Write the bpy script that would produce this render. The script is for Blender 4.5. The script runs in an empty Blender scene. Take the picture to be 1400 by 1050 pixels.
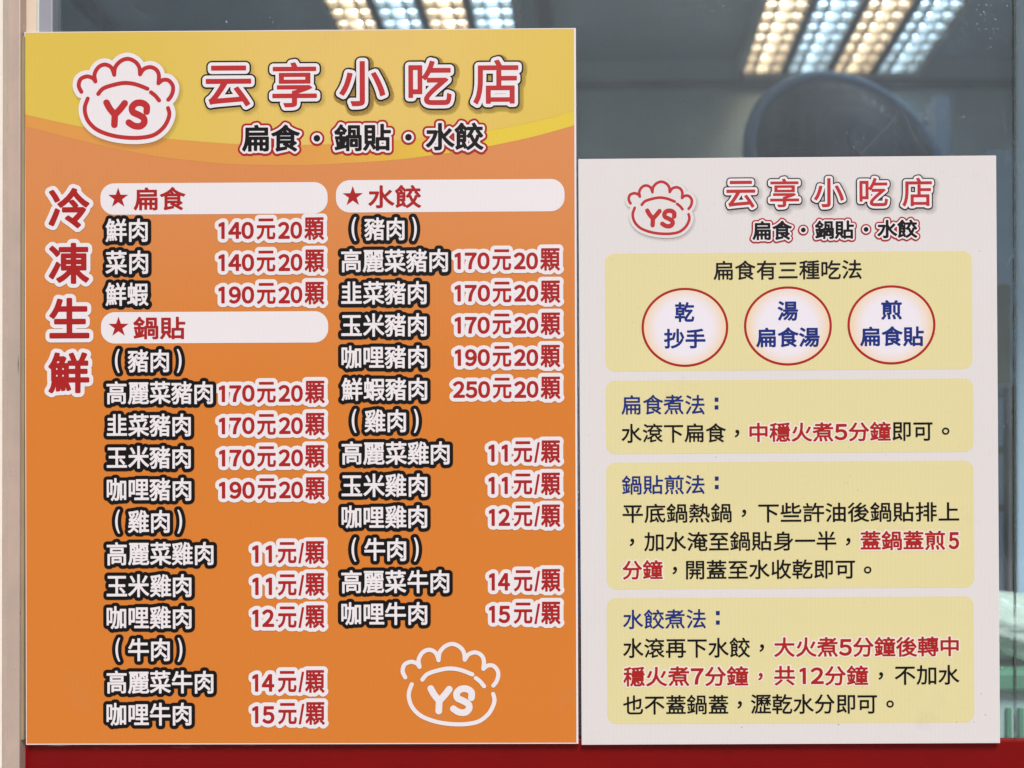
import bpy, bmesh, math, random
import numpy as np
from mathutils import Vector, Matrix
from mathutils.geometry import tessellate_polygon

# ------------------------------------------------------------------ camera, sky, sun, exposure
S = 0.0008                       # metres per photo pixel on the boards' front plane (y = 0)
F = 1100.0                       # focal length in photo pixels
PX, PY = 800.0, 725.0            # principal point
DIST = F * S
scene = bpy.context.scene
COL = scene.collection


def rot(rx, ry):
    cx, sx, cy, sy = math.cos(rx), math.sin(rx), math.cos(ry), math.sin(ry)
    return np.array([[cy, 0, sy], [0, 1, 0], [-sy, 0, cy]]) @ np.array([[1, 0, 0], [0, cx, -sx], [0, sx, cx]])


RC = rot(-0.00192332, 0.00616216)
_c = -RC.T @ np.array([0, 0, DIST])


def tow(v):                      # (right, down, depth) -> Blender axes
    return Vector((v[0], v[2], -v[1]))


CAM = tow(_c)
cam_data = bpy.data.cameras.new('camera')
cam = bpy.data.objects.new('camera', cam_data)
COL.objects.link(cam)
right, down, fwd = tow(RC[0]), tow(RC[1]), tow(RC[2])
m = Matrix((right, -down, -fwd)).transposed().to_4x4()
m.translation = CAM
cam.matrix_world = m
cam_data.sensor_width = 36
cam_data.lens = 36 * F / 1400
cam_data.shift_x = (700 - PX) / 1400
cam_data.shift_y = (PY - 525) / 1400
cam_data.clip_start = 0.02
cam_data.clip_end = 400
cam_data.dof.use_dof = True
cam_data.dof.focus_distance = DIST
cam_data.dof.aperture_fstop = 2.7
scene.camera = cam


def at(px, py, y):               # the point at depth y seen at photo pixel (px, py)
    d = RC.T @ np.array([(px - PX) / F, (py - PY) / F, 1.0])
    w = tow(d)
    t = (y - CAM.y) / w.y
    return CAM + w * t


world = bpy.data.worlds.new('World')
scene.world = world
world.use_nodes = True
wn = world.node_tree
sky = wn.nodes.new('ShaderNodeTexSky')
sky.sky_type = 'NISHITA'
sky.sun_disc = False
SUN_EL, SUN_AZ = math.radians(56), math.radians(168)     # compass bearing the light comes from, clockwise from +Y
sky.sun_elevation = SUN_EL
sky.sun_rotation = SUN_AZ
sky.dust_density = 4.0
sky.air_density = 1.0
wn.links.new(sky.outputs[0], wn.nodes['Background'].inputs[0])
wn.nodes['Background'].inputs[1].default_value = 0.045

sun_data = bpy.data.lights.new('sun', 'SUN')
sun = bpy.data.objects.new('sun', sun_data)
COL.objects.link(sun)
sun_data.energy = 2.6
sun_data.angle = math.radians(22)
sun_data.color = (1.0, 0.96, 0.97)
sd = Vector((math.sin(SUN_AZ) * math.cos(SUN_EL), math.cos(SUN_AZ) * math.cos(SUN_EL), math.sin(SUN_EL)))
sun.rotation_euler = sd.to_track_quat('Z', 'Y').to_euler()
sun.location = sd * 5

vs = scene.view_settings
vs.view_transform = 'Standard'
vs.look = 'None'
vs.exposure = 0.53
vs.gamma = 1
vs.use_curve_mapping = False
scene.render.engine = 'CYCLES'
scene.cycles.use_denoising = True
scene.cycles.max_bounces = 8
scene.cycles.transparent_max_bounces = 16

random.seed(5)

# ------------------------------------------------------------------ helpers


def lin(c):
    c = c / 255
    return c / 12.92 if c < 0.04045 else ((c + 0.055) / 1.055) ** 2.4


def rgb(r, g, b, k=1.0):
    return (min(lin(r) * k, .95), min(lin(g) * k, .95), min(lin(b) * k, .95), 1)


class NT:
    def __init__(self, name):
        self.m = bpy.data.materials.new(name)
        self.m.use_nodes = True
        self.t = self.m.node_tree
        self.b = self.t.nodes['Principled BSDF']
        self.out = self.t.nodes['Material Output']

    def n(self, kind, ins=None, **props):
        k = self.t.nodes.new('ShaderNode' + kind)
        for a, v in props.items():
            setattr(k, a, v)
        for i, v in (ins or {}).items():
            if hasattr(v, 'is_output'):
                self.t.links.new(v, k.inputs[i])
            else:
                k.inputs[i].default_value = v
        return k

    def math(self, op, a, b=0.0, c=None):
        ins = {0: a, 1: b}
        if c is not None:
            ins[2] = c
        return self.n('Math', ins, operation=op).outputs[0]

    def mix(self, fac, a, b, blend='MIX'):
        k = self.n('MixRGB', {0: fac, 1: a, 2: b}, blend_type=blend)
        return k.outputs[0]

    def ramp(self, fac, stops):
        k = self.n('ValToRGB', {0: fac})
        e = k.color_ramp.elements
        while len(e) < len(stops):
            e.new(0.5)
        for el, (p, c) in zip(e, stops):
            el.position = p
            el.color = c if hasattr(c, '__len__') else (c, c, c, 1)
        return k.outputs[0]

    def set(self, **kw):
        for k, v in kw.items():
            s = self.b.inputs[k.replace('_', ' ').title().replace('Ior', 'IOR')]
            if hasattr(v, 'is_output'):
                self.t.links.new(v, s)
            else:
                s.default_value = v
        return self.m

    def coords(self):
        return self.n('TexCoord').outputs['Object']

    def noise(self, vec, scale, detail=3, rough=.55, stretch=None):
        if stretch:
            vec = self.n('Mapping', {0: vec, 3: stretch}).outputs[0]
        return self.n('TexNoise', {'Vector': vec, 'Scale': scale, 'Detail': detail, 'Roughness': rough}).outputs[0]


PK = 1.0    # print reflectance factor


def print_mat(name, color, grain=.06, specks=0.0, rough=.5, spec=.14, alpha=1.0, second=None):
    """ink on a corrugated plastic board: faint flutes, fine weave, small specks of dirt.
    second = (colour2, node builder giving the factor)"""
    k = NT(name)
    co = k.coords()
    c = color
    if second:
        c = k.mix(second[1](k, co), color, second[0])
    flute = k.n('TexWave', {'Vector': co, 'Scale': 68.0, 'Distortion': 2.5, 'Detail': 2.0, 'Detail Scale': 1.5}, wave_type='BANDS', bands_direction='X').outputs[1]
    weave = k.n('TexWave', {'Vector': co, 'Scale': 95.0, 'Distortion': 1.0, 'Detail': 1.0}, wave_type='BANDS', bands_direction='Z').outputs[1]
    cloud = k.noise(co, 5, 4)
    fine = k.noise(co, 900, 2)
    v = k.math('MULTIPLY_ADD', flute, grain * .28, 1 - grain)
    v = k.math('MULTIPLY_ADD', weave, grain * .16, v)
    v = k.math('MULTIPLY_ADD', cloud, grain * .9, v)
    v = k.math('MULTIPLY_ADD', fine, grain * .9, v)
    v = k.math('SUBTRACT', v, grain * .7)
    c = k.mix(1.0, c, k.n('CombineColor', {0: v, 1: v, 2: v}).outputs[0], 'MULTIPLY')
    if specks:
        xz = k.n('SeparateXYZ', {0: co})
        vo = k.n('TexVoronoi', {'Vector': k.n('CombineXYZ', {0: xz.outputs[0], 1: xz.outputs[2]}).outputs[0], 'Scale': 38.0, 'Randomness': 1.0}, voronoi_dimensions='2D')
        rnd = k.n('SeparateColor', {0: vo.outputs['Color']})
        size = k.math('MULTIPLY', k.math('SUBTRACT', rnd.outputs[0], 1 - specks), .30)
        spot = k.math('LESS_THAN', vo.outputs['Distance'], size)
        spot = k.math('MULTIPLY', spot, .65)
        c = k.mix(spot, c, (.10, .075, .05, 1))
        sm = k.ramp(k.noise(co, 11, 6, .7), [(.60, 0), (.78, 1)])
        c = k.mix(k.math('MULTIPLY', sm, .15), c, (.32, .26, .20, 1))
        v2 = k.n('TexVoronoi', {'Vector': k.n('CombineXYZ', {0: xz.outputs[0], 1: xz.outputs[2]}).outputs[0], 'Scale': 130.0, 'Randomness': 1.0}, voronoi_dimensions='2D')
        r2 = k.n('SeparateColor', {0: v2.outputs['Color']})
        f2 = k.math('LESS_THAN', v2.outputs['Distance'], k.math('MULTIPLY', k.math('SUBTRACT', r2.outputs[1], .86), 1.1))
        f2 = k.math('MULTIPLY', f2, k.ramp(k.noise(co, 8, 3), [(.50, 0), (.70, .32)]))
        c = k.mix(f2, c, (.22, .17, .12, 1))
    k.set(base_color=c, roughness=rough)
    k.b.inputs['Specular IOR Level'].default_value = spec
    bp = k.n('Bump', {'Strength': .02, 'Distance': .0004, 'Height': flute})
    k.t.links.new(bp.outputs[0], k.b.inputs['Normal'])
    if alpha < 1:
        k.b.inputs['Alpha'].default_value = alpha
    return k.m


def link(name, mesh, mats, parent=None):
    o = bpy.data.objects.new(name, mesh)
    for mt in (mats if isinstance(mats, (list, tuple)) else [mats]):
        mesh.materials.append(mt)
    COL.objects.link(o)
    if parent:
        o.parent = parent
    return o


def tag(o, label=None, cat=None, group=None, kind=None):
    for k, v in (('label', label), ('category', cat), ('group', group), ('kind', kind)):
        if v:
            o[k] = v
    return o


def empty(name, loc=(0, 0, 0), roty=0.0):
    o = bpy.data.objects.new(name, None)
    o.empty_display_size = .05
    o.location = loc
    o.rotation_euler = (0, roty, 0)
    COL.objects.link(o)
    return o


def bm_mesh(name, bm, smooth=False):
    bmesh.ops.recalc_face_normals(bm, faces=bm.faces)
    me = bpy.data.meshes.new(name)
    bm.to_mesh(me)
    bm.free()
    if smooth:
        for p in me.polygons:
            p.use_smooth = True
    return me


def add_box(bm, x0, x1, y0, y1, z0, z1, bev=0.0, seg=2):
    r = bmesh.ops.create_cube(bm, size=1)
    for v in r['verts']:
        v.co = Vector(((x0 + x1) / 2 + v.co.x * (x1 - x0), (y0 + y1) / 2 + v.co.y * (y1 - y0), (z0 + z1) / 2 + v.co.z * (z1 - z0)))
    if bev:
        es = {e for v in r['verts'] for e in v.link_edges}
        bmesh.ops.bevel(bm, geom=list(es), offset=bev, segments=seg, affect='EDGES', profile=.5)


def box(name, x0, x1, y0, y1, z0, z1, mat, parent=None, bev=0.0):
    bm = bmesh.new()
    add_box(bm, x0, x1, y0, y1, z0, z1, bev)
    return link(name, bm_mesh(name, bm), mat, parent)


def add_tube(bm, pts, r, n=8, cap=True):
    pts = [Vector(p) for p in pts]
    rings = []
    prev = None
    for i, p in enumerate(pts):
        d = (pts[min(i + 1, len(pts) - 1)] - pts[max(i - 1, 0)]).normalized()
        a = d.cross(Vector((0, 0, 1)) if abs(d.z) < .9 else Vector((1, 0, 0))).normalized()
        if prev and a.dot(prev) < 0:
            a = -a
        prev = a
        b = d.cross(a)
        rr = r[i] if hasattr(r, '__len__') else r
        rings.append([bm.verts.new(p + (a * math.cos(t) + b * math.sin(t)) * rr) for t in (2 * math.pi * k / n for k in range(n))])
    for A, B in zip(rings, rings[1:]):
        for k in range(n):
            bm.faces.new((A[k], A[(k + 1) % n], B[(k + 1) % n], B[k]))
    if cap:
        bm.faces.new(rings[0])
        bm.faces.new(rings[-1])


# ------------------------------------------------------------------ lettering: glyph outlines -> distance fields -> clean flat shapes
CELL = 0.42
_fontcurve = bpy.data.curves.new('lettering_source', 'FONT')
_fontcurve.fill_mode = 'NONE'
_fontcurve.resolution_u = 4
_fontob = bpy.data.objects.new('lettering_source', _fontcurve)
COL.objects.link(_fontob)
_dg = None
_outl = {}


def outline(ch):
    """oriented segments of one glyph, em = 1; (segments, xmin, xmax, ymin, ymax)"""
    if ch in _outl:
        return _outl[ch]
    if ch == '1':                # flag and plain stem, no foot
        v = np.array([(.27, 0), (.36, 0), (.36, .735), (.285, .735), (.13, .655), (.13, .575), (.27, .635)])
        _outl[ch] = (np.hstack([v, np.roll(v, -1, 0)]), .13, .36, 0.0, .735)
        return _outl[ch]
    _fontcurve.body = chr(0xFF10 + int(ch)) if ch.isdigit() else ch
    dg = bpy.context.evaluated_depsgraph_get()
    dg.update()
    me = _fontob.evaluated_get(dg).to_mesh()
    v = np.array([tuple(q.co)[:2] for q in me.vertices])
    e = np.array([tuple(q.vertices) for q in me.edges])
    # orient the loops consistently
    nxt = {}
    for a, b in e:
        nxt.setdefault(a, []).append(b)
        nxt.setdefault(b, []).append(a)
    seen, segs = set(), []
    for s in range(len(v)):
        if s in seen or s not in nxt:
            continue
        loop = [s]
        seen.add(s)
        while True:
            c = [q for q in nxt[loop[-1]] if q not in seen]
            if not c:
                break
            c = min(c) if len(loop) == 1 else c[0]
            loop.append(c)
            seen.add(c)
        P = v[loop]
        segs.append(np.hstack([P, np.roll(P, -1, 0)]))
    _fontob.evaluated_get(dg).to_mesh_clear()
    sg = np.vstack(segs)
    r = (sg, v[:, 0].min(), v[:, 0].max(), v[:, 1].min(), v[:, 1].max())
    _outl[ch] = r
    return r


def adv(ch):
    if ch.isdigit():
        return .65
    return 1.0 if ord(ch) > 0x2000 else outline(ch)[2] - outline(ch)[1] + .13


def off(ch):
    q = outline(ch)
    if ch.isdigit():
        return (.65 - (q[2] - q[1])) / 2
    return q[1] if ord(ch) > 0x2000 else .065


def seg_dist(X, Y, sg):
    d = np.full(X.shape, 1e9)
    for x0, y0, x1, y1 in sg:
        dx, dy = x1 - x0, y1 - y0
        L = dx * dx + dy * dy
        if L < 1e-12:
            continue
        t = np.clip(((X - x0) * dx + (Y - y0) * dy) / L, 0, 1)
        np.minimum(d, (X - x0 - t * dx) ** 2 + (Y - y0 - t * dy) ** 2, out=d)
    return np.sqrt(d)


def inside(X, Y, sg):
    """even-odd (fonts used here have no overlapping contours)"""
    w = np.zeros(X.shape, bool)
    for x0, y0, x1, y1 in sg:
        if y0 == y1:
            continue
        c = (Y >= min(y0, y1)) & (Y < max(y0, y1))
        xs = x0 + (Y - y0) * (x1 - x0) / (y1 - y0)
        w ^= c & (X < xs)
    return w


_sdf = {}


def glyph_sdf(ch, kx, ky, pad):
    key = (ch, round(kx, 1), round(ky, 1), pad)
    if key in _sdf:
        return _sdf[key]
    sg, xa, xb, ya, yb = outline(ch)
    k = np.array([kx, ky, kx, ky])
    o = np.array([xa, ya, xa, ya])
    sg = (sg - o) * k
    nx = int(math.ceil((kx * (xb - xa) + 2 * pad) / CELL)) + 1
    ny = int(math.ceil((ky * (yb - ya) + 2 * pad) / CELL)) + 1
    X, Y = np.meshgrid(-pad + np.arange(nx) * CELL, -pad + np.arange(ny) * CELL)
    d = seg_dist(X, Y, sg)
    d[inside(X, Y, sg)] *= -1
    _sdf[key] = d
    return d


def text_field(items, pad):
    """items: (string, x0, x1, y0, y1, aspect) in board pixels, y down, ink boxes. -> (D, ox, oy) y-down grid"""
    X0 = min(i[1] for i in items) - pad - 1
    X1 = max(i[2] for i in items) + pad + 1
    Y0 = min(i[3] for i in items) - pad - 1
    Y1 = max(i[4] for i in items) + pad + 1
    nx, ny = int((X1 - X0) / CELL) + 3, int((Y1 - Y0) / CELL) + 3
    D = np.full((ny, nx), pad * 1.5)
    for s, x0, x1, y0, y1, asp in items:
        o = [outline(c) for c in s]
        ya, yb = min(q[3] for q in o), max(q[4] for q in o)
        ky = (y1 - y0) / (yb - ya)
        n = len(s)
        if asp is None or n == 1:
            ks = [1.0] * n
            pos, cur = [], 0.0
            for c, q, w in zip(s, o, ks):
                a = adv(c)
                pos.append(cur + off(c) * w)
                cur += a * w
            end = pos[-1] + (o[-1][2] - o[-1][1]) * ks[-1]
            kx = (x1 - x0) / (end - pos[0])
            xs = [x0 + (p - pos[0]) * kx for p in pos]
            kxs = [kx * w for w in ks]
        else:
            kx = ky * asp
            ks = [1.0] * n
            pos, cur = [], 0.0
            for c, q, w in zip(s, o, ks):
                a = adv(c)
                pos.append(cur + off(c) * w)
                cur += a * w
            end = pos[-1] + (o[-1][2] - o[-1][1]) * ks[-1]
            extra = ((x1 - x0) - (end - pos[0]) * kx) / (n - 1)
            xs = [x0 + (p - pos[0]) * kx + i * extra for i, p in enumerate(pos)]
            kxs = [kx * w for w in ks]
        for c, q, gx, gk in zip(s, o, xs, kxs):
            d = glyph_sdf(c, gk, ky, pad)[::-1]
            if c.isdigit():
                d = d - .32
            top = y1 - (q[4] - ya) * ky
            i0 = int(round((gx - pad - X0) / CELL))
            hgt = (d.shape[0] - 1) * CELL
            bot = top + (q[4] - q[3]) * ky + pad
            j0 = int(round((bot - hgt - Y0) / CELL))
            ii, jj = max(i0, 0), max(j0, 0)
            sub = d[jj - j0: ny - j0, ii - i0: nx - i0]
            t = D[jj:jj + sub.shape[0], ii:ii + sub.shape[1]]
            np.minimum(t, sub, out=t)
    return D, X0, Y0


def contours(D, level):
    """marching squares, closed loops in grid units"""
    A = D - level
    A = np.pad(A, 1, constant_values=1.0)
    A[A == 0] = 1e-6
    neg = A < 0
    code = neg[:-1, :-1] * 1 + neg[:-1, 1:] * 2 + neg[1:, 1:] * 4 + neg[1:, :-1] * 8
    tbl = {1: [(3, 0)], 2: [(0, 1)], 3: [(3, 1)], 4: [(1, 2)], 5: [(3, 0), (1, 2)], 6: [(0, 2)], 7: [(3, 2)],
           8: [(2, 3)], 9: [(2, 0)], 10: [(0, 1), (2, 3)], 11: [(2, 1)], 12: [(1, 3)], 13: [(1, 0)], 14: [(0, 3)]}
    nx, pt = {}, {}
    js, is_ = np.nonzero((code > 0) & (code < 15))
    for j, i in zip(js.tolist(), is_.tolist()):
        for a, b in tbl[int(code[j, i])]:
            keys = []
            for e in (a, b):
                if e == 0:
                    key = (0, j, i)
                elif e == 2:
                    key = (0, j + 1, i)
                elif e == 3:
                    key = (1, j, i)
                else:
                    key = (1, j, i + 1)
                if key not in pt:
                    h, jj, ii = key
                    if h == 0:
                        u, w = A[jj, ii], A[jj, ii + 1]
                        pt[key] = (ii + u / (u - w) - 1, jj - 1.0)
                    else:
                        u, w = A[jj, ii], A[jj + 1, ii]
                        pt[key] = (ii - 1.0, jj + u / (u - w) - 1)
                keys.append(key)
            nx[keys[0]] = keys[1]
    loops = []
    while nx:
        s, c = nx.popitem()
        lp = [pt[s]]
        while c != s and c in nx:
            lp.append(pt[c])
            c = nx.pop(c)
        if len(lp) > 5:
            loops.append(lp)
    return loops


def simplify(lp, tol):
    P = np.array(lp)
    n = len(P)
    keep = np.zeros(n, bool)
    a = int(np.argmax(((P - P[0]) ** 2).sum(1)))
    stack = [(0, a), (a, n)]
    keep[0] = keep[a] = True
    Q = np.vstack([P, P[:1]])
    while stack:
        i, j = stack.pop()
        if j - i < 2:
            continue
        p, q = Q[i], Q[j]
        d = q - p
        L = math.hypot(*d) or 1e-9
        w = Q[i + 1:j] - p
        h = np.abs(w[:, 0] * d[1] - w[:, 1] * d[0]) / L if L > 1e-8 else np.hypot(w[:, 0], w[:, 1])
        k = int(np.argmax(h))
        if h[k] > tol:
            k = i + 1 + k
            keep[k] = True
            stack += [(i, k), (k, j)]
    return P[keep]


def area(lp):
    P = np.array(lp)
    return .5 * float(np.sum(P[:, 0] * np.roll(P[:, 1], -1) - P[:, 1] * np.roll(P[:, 0], -1)))


class Flat:
    """flat printed shapes of one part, each layer its own material and a hair in front of the one below"""

    def __init__(self, board):
        self.board, self.v, self.f, self.mi, self.mats = board, [], [], [], []

    def poly(self, loops, mat, layer):
        loops = [l for l in loops if len(l) > 2]
        if not loops:
            return
        if mat not in self.mats:
            self.mats.append(mat)
        k = self.mats.index(mat)
        tr = tessellate_polygon([[Vector((p[0], p[1], 0)) for p in l] for l in loops])
        flat = [p for l in loops for p in l]
        base = len(self.v)
        y = -layer * 0.00007
        for p in flat:
            x, z = self.board.xz(p[0], p[1])
            self.v.append((x, y, z))
        for t in tr:
            a, b, c = (flat[i] for i in t)
            cr = (b[0] - a[0]) * (c[1] - a[1]) - (b[1] - a[1]) * (c[0] - a[0])
            if abs(cr) < 1e-9:
                continue
            t = t if cr < 0 else t[::-1]          # y runs down in pixels: front faces look towards -Y
            self.f.append(tuple(base + i for i in t[::-1]))
            self.mi.append(k)

    def field(self, fld, level, mat, layer, tol=.05, dx=0, dy=0):
        D, ox, oy = fld
        loops = []
        for l in contours(D, level):
            if abs(area(l)) * CELL * CELL < .25:
                continue
            l = simplify(l, tol / CELL)
            loops.append([(ox + p[0] * CELL + dx, oy + p[1] * CELL + dy) for p in l])
        # group every outer loop with its own holes so that the filling stays robust
        outs = [l for l in loops if area(l) > 0]
        sign = 1
        if sum(area(l) for l in loops) < 0:
            sign = -1
        outs = [l for l in loops if area(l) * sign > 0]
        holes = [l for l in loops if area(l) * sign <= 0]
        groups = [[o] for o in outs]
        oa = [np.array(o) for o in outs]
        for h in holes:
            best, ba = None, 1e18
            X, Y = np.array([h[0][0]]), np.array([h[0][1]])
            for i, P in enumerate(oa):
                if P[:, 0].min() <= X[0] <= P[:, 0].max() and P[:, 1].min() <= Y[0] <= P[:, 1].max():
                    if inside(X, Y, np.hstack([P, np.roll(P, -1, 0)]))[0] and abs(area(P)) < ba:
                        best, ba = i, abs(area(P))
            if best is not None:
                groups[best].append(h)
        for g in groups:
            self.poly(g, mat, layer)

    def build(self, name, parent):
        me = bpy.data.meshes.new(name)
        me.from_pydata(self.v, [], self.f)
        o = link(name, me, self.mats, parent)
        me.polygons.foreach_set('material_index', self.mi)
        me.update()
        return o


class Board:
    """a board seen at four photo corners (TL, TR, BR, BL); prints are laid out on its own upright rectangle"""

    def __init__(self, corners, W, H):
        self.c, self.W, self.H = [np.array(q, float) for q in corners], W, H

    def uv(self, px, py):
        A, B, C, D = self.c
        u, v = .5, .5
        for _ in range(8):
            p = A * (1 - u) * (1 - v) + B * u * (1 - v) + C * u * v + D * (1 - u) * v
            du = (B - A) * (1 - v) + (C - D) * v
            dv = (D - A) * (1 - u) + (C - B) * u
            r = np.array([px, py]) - p
            k = np.linalg.solve(np.array([du, dv]).T, r)
            u, v = u + k[0], v + k[1]
        return u, v

    def loc(self, px, py):
        u, v = self.uv(px, py)
        return u * self.W / S, v * self.H / S        # board pixels, upright

    def xz(self, bx, by):
        return bx * S - self.W / 2, self.H - by * S  # local metres, origin at the middle of the bottom edge

    def item(self, s, x0, x1, y0, y1, asp=None, grow=0.0):
        cx, cy = (x0 + x1) / 2, (y0 + y1) / 2
        a, b = self.loc(x0, cy)[0], self.loc(x1, cy)[0]
        c, d = self.loc(cx, y0)[1], self.loc(cx, y1)[1]
        return (s, a + grow, b - grow, c + grow, d - grow, asp)


def smooth(pts, n=8, closed=False):
    P = [np.array(p, float) for p in pts]
    out = []
    N = len(P)
    for i in range(N if closed else N - 1):
        if closed:
            a, b, c, d = P[i - 1], P[i], P[(i + 1) % N], P[(i + 2) % N]
        else:
            a, b, c, d = P[max(i - 1, 0)], P[i], P[i + 1], P[min(i + 2, N - 1)]
        for k in range(n):
            t = k / n
            out.append(.5 * (2 * b + (c - a) * t + (2 * a - 5 * b + 4 * c - d) * t * t + (3 * b - 3 * c + d - a) * t ** 3))
    if not closed:
        out.append(P[-1])
    return [tuple(p) for p in out]


def stroke_field(strokes, pad, filled=()):
    """union of round strokes (points, radius) and filled closed shapes as a distance field"""
    allp = np.array([p for s, r in strokes for p in s] + [p for s in filled for p in s])
    X0, Y0 = allp.min(0) - pad - 6
    X1, Y1 = allp.max(0) + pad + 6
    X, Y = np.meshgrid(np.arange(X0, X1, CELL), np.arange(Y0, Y1, CELL))
    D = np.full(X.shape, 1e3)
    for s, r in strokes:
        s = np.array(s)
        sg = np.hstack([s[:-1], s[1:]])
        D = np.minimum(D, seg_dist(X, Y, sg) - r)
    for s in filled:
        s = np.array(s)
        sg = np.hstack([s, np.roll(s, -1, 0)])
        d = seg_dist(X, Y, sg)
        d[inside(X, Y, sg)] *= -1
        D = np.minimum(D, d)
    return D, X0, Y0


def rrect(x0, x1, y0, y1, r, n=10):
    pts = []
    for cx, cy, a in ((x1 - r, y0 + r, -90), (x1 - r, y1 - r, 0), (x0 + r, y1 - r, 90), (x0 + r, y0 + r, 180)):
        for k in range(n + 1):
            t = math.radians(a + 90 * k / n)
            pts.append((cx + r * math.cos(t), cy + r * math.sin(t)))
    return pts


def star(cx, cy, R):
    return [(cx + (R if k % 2 == 0 else R * .39) * math.sin(math.pi * k / 5), cy - (R if k % 2 == 0 else R * .39) * math.cos(math.pi * k / 5)) for k in range(10)]


def ellipse(cx, cy, rx, ry, n=64):
    return [(cx + rx * math.cos(2 * math.pi * k / n), cy + ry * math.sin(2 * math.pi * k / n)) for k in range(n)]


# ------------------------------------------------------------------ materials
def plain(name, color, rough=.5, spec=.4, metal=0.0, var=.08, scale=20, stretch=None, bump=0.0):
    k = NT(name)
    co = k.coords()
    nz = k.noise(co, scale, 5, .6, stretch)
    v = k.math('MULTIPLY_ADD', nz, 2 * var, 1 - var)
    c = k.mix(1.0, color, k.n('CombineColor', {0: v, 1: v, 2: v}).outputs[0], 'MULTIPLY')
    k.set(base_color=c, roughness=k.math('MULTIPLY_ADD', nz, .2, rough - .1), metallic=metal)
    k.b.inputs['Specular IOR Level'].default_value = spec
    if bump:
        bp = k.n('Bump', {'Strength': bump, 'Distance': .002, 'Height': nz})
        k.t.links.new(bp.outputs[0], k.b.inputs['Normal'])
    return k.m


INK = dict(
    white=print_mat('white_print', rgb(226, 222, 224), grain=.05),
    red=print_mat('red_print', rgb(164, 36, 36), grain=.05),
    bright_red=print_mat('crimson_print', rgb(180, 48, 50), grain=.05),
    black=print_mat('black_print', rgb(20, 18, 19), grain=.05),
    blue=print_mat('blue_print', rgb(26, 46, 120), grain=.05),
    cream=print_mat('cream_print', rgb(219, 210, 157), grain=.06, specks=.05),
    halo=print_mat('halo_print', rgb(229, 218, 205), grain=.04),
    board_white=print_mat('board_white_print', rgb(217, 214, 212), grain=.06, specks=.10),
    soft=print_mat('printed_drop_shadow', rgb(70, 50, 30), grain=.02, alpha=.036),
)


def fac_x(a, b):
    def f(k, co):
        x = k.n('SeparateXYZ', {0: co}).outputs[0]
        return k.n('MapRange', {0: x, 1: a, 2: b, 3: 0.0, 4: 1.0}, interpolation_type='SMOOTHSTEP').outputs[0]
    return f


def fac_z(a, b):
    def f(k, co):
        z = k.n('SeparateXYZ', {0: co}).outputs[2]
        return k.n('MapRange', {0: z, 1: a, 2: b, 3: 0.0, 4: 1.0}, interpolation_type='SMOOTHSTEP').outputs[0]
    return f


def fac_r(x, z, r0, r1):
    def f(k, co):
        d = k.n('VectorMath', {0: co, 1: (x, 0, z)}, operation='DISTANCE').outputs['Value']
        return k.n('MapRange', {0: d, 1: r0, 2: r1, 3: 0.0, 4: 1.0}, interpolation_type='SMOOTHSTEP').outputs[0]
    return f


core_mat = plain('board_core', rgb(222, 216, 218), .6, .3, var=.05)

# ------------------------------------------------------------------ the orange menu board
Wm, Hm = 0.60645377, 0.78345011
MB = Board([(33, 43), (787, 39), (791, 1017), (36, 1018)], Wm, Hm)
t = -0.00350472


def place_board(name, x, z, W, H, th):
    # x, z: top-left corner (right, down); th: clockwise roll in the picture plane
    c, s = math.cos(th), math.sin(th)
    bx, bz = x + c * W / 2 - s * H, z + s * W / 2 + c * H
    return empty(name, (bx, 0, -bz), th)


menu = place_board('menu_board', -0.61663194, -0.54799062, Wm, Hm, t)
tag(menu, 'tall orange and yellow price board with Chinese menu lettering fixed to the window', 'menu board')
box('panel', -Wm / 2, Wm / 2, 0, .0045, 0, Hm, core_mat, menu)

orange = print_mat('orange_print', rgb(209, 124, 50), grain=.06, specks=.05,
                   second=(rgb(210, 138, 84), fac_z(.35, .70)))  # paler upper part: veiling sheen put into the ink colour
yellow = print_mat('yellow_print', rgb(213, 186, 80), grain=.05, specks=.05,
                   second=(rgb(219, 188, 104), lambda k, co: k.math('SUBTRACT', 1.0, fac_r(.06, .76, .03, .30)(k, co))))
band = print_mat('header_band_print', rgb(214, 150, 76), grain=.05,
                 second=(rgb(219, 194, 66), fac_x(-.02, .22)))
WB, HB = Wm / S, Hm / S
f = Flat(MB)
f.poly([[(1.0, 1.2), (WB - 2.6, 1.2), (WB - 2.6, HB - 1.5), (1.0, HB - 1.5)]], orange, 1)
f.build('orange_print', menu)


def curve_pts(pts):
    return [MB.loc(*p) for p in smooth(pts, 8)]


E1 = [(34, 156), (75, 165.6), (114, 173.5), (170, 182.5), (228, 189.6), (325, 197.2), (420, 198.5), (520, 194.5), (600, 188), (680, 177), (740, 165), (787, 152)]
E2 = [(34, 172), (75, 183), (114, 193), (160, 203), (210, 213), (265, 220), (325, 225), (400, 226.2), (460, 224.4), (535, 219.6), (580, 214.5), (625, 208), (670, 200.4), (730, 187.5), (787, 171.8)]
f = Flat(MB)


def clampx(pts):
    return [(min(max(x, 1.0), WB - 2.6), y) for x, y in pts]


f.poly([clampx(curve_pts(E2)) + [(WB - 2.6, 1.2), (1.0, 1.2)]], band, 2)
f.poly([clampx(curve_pts(E1)) + [(WB - 2.6, 1.2), (1.0, 1.2)]], yellow, 3)
f.build('yellow_header', menu)

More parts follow.
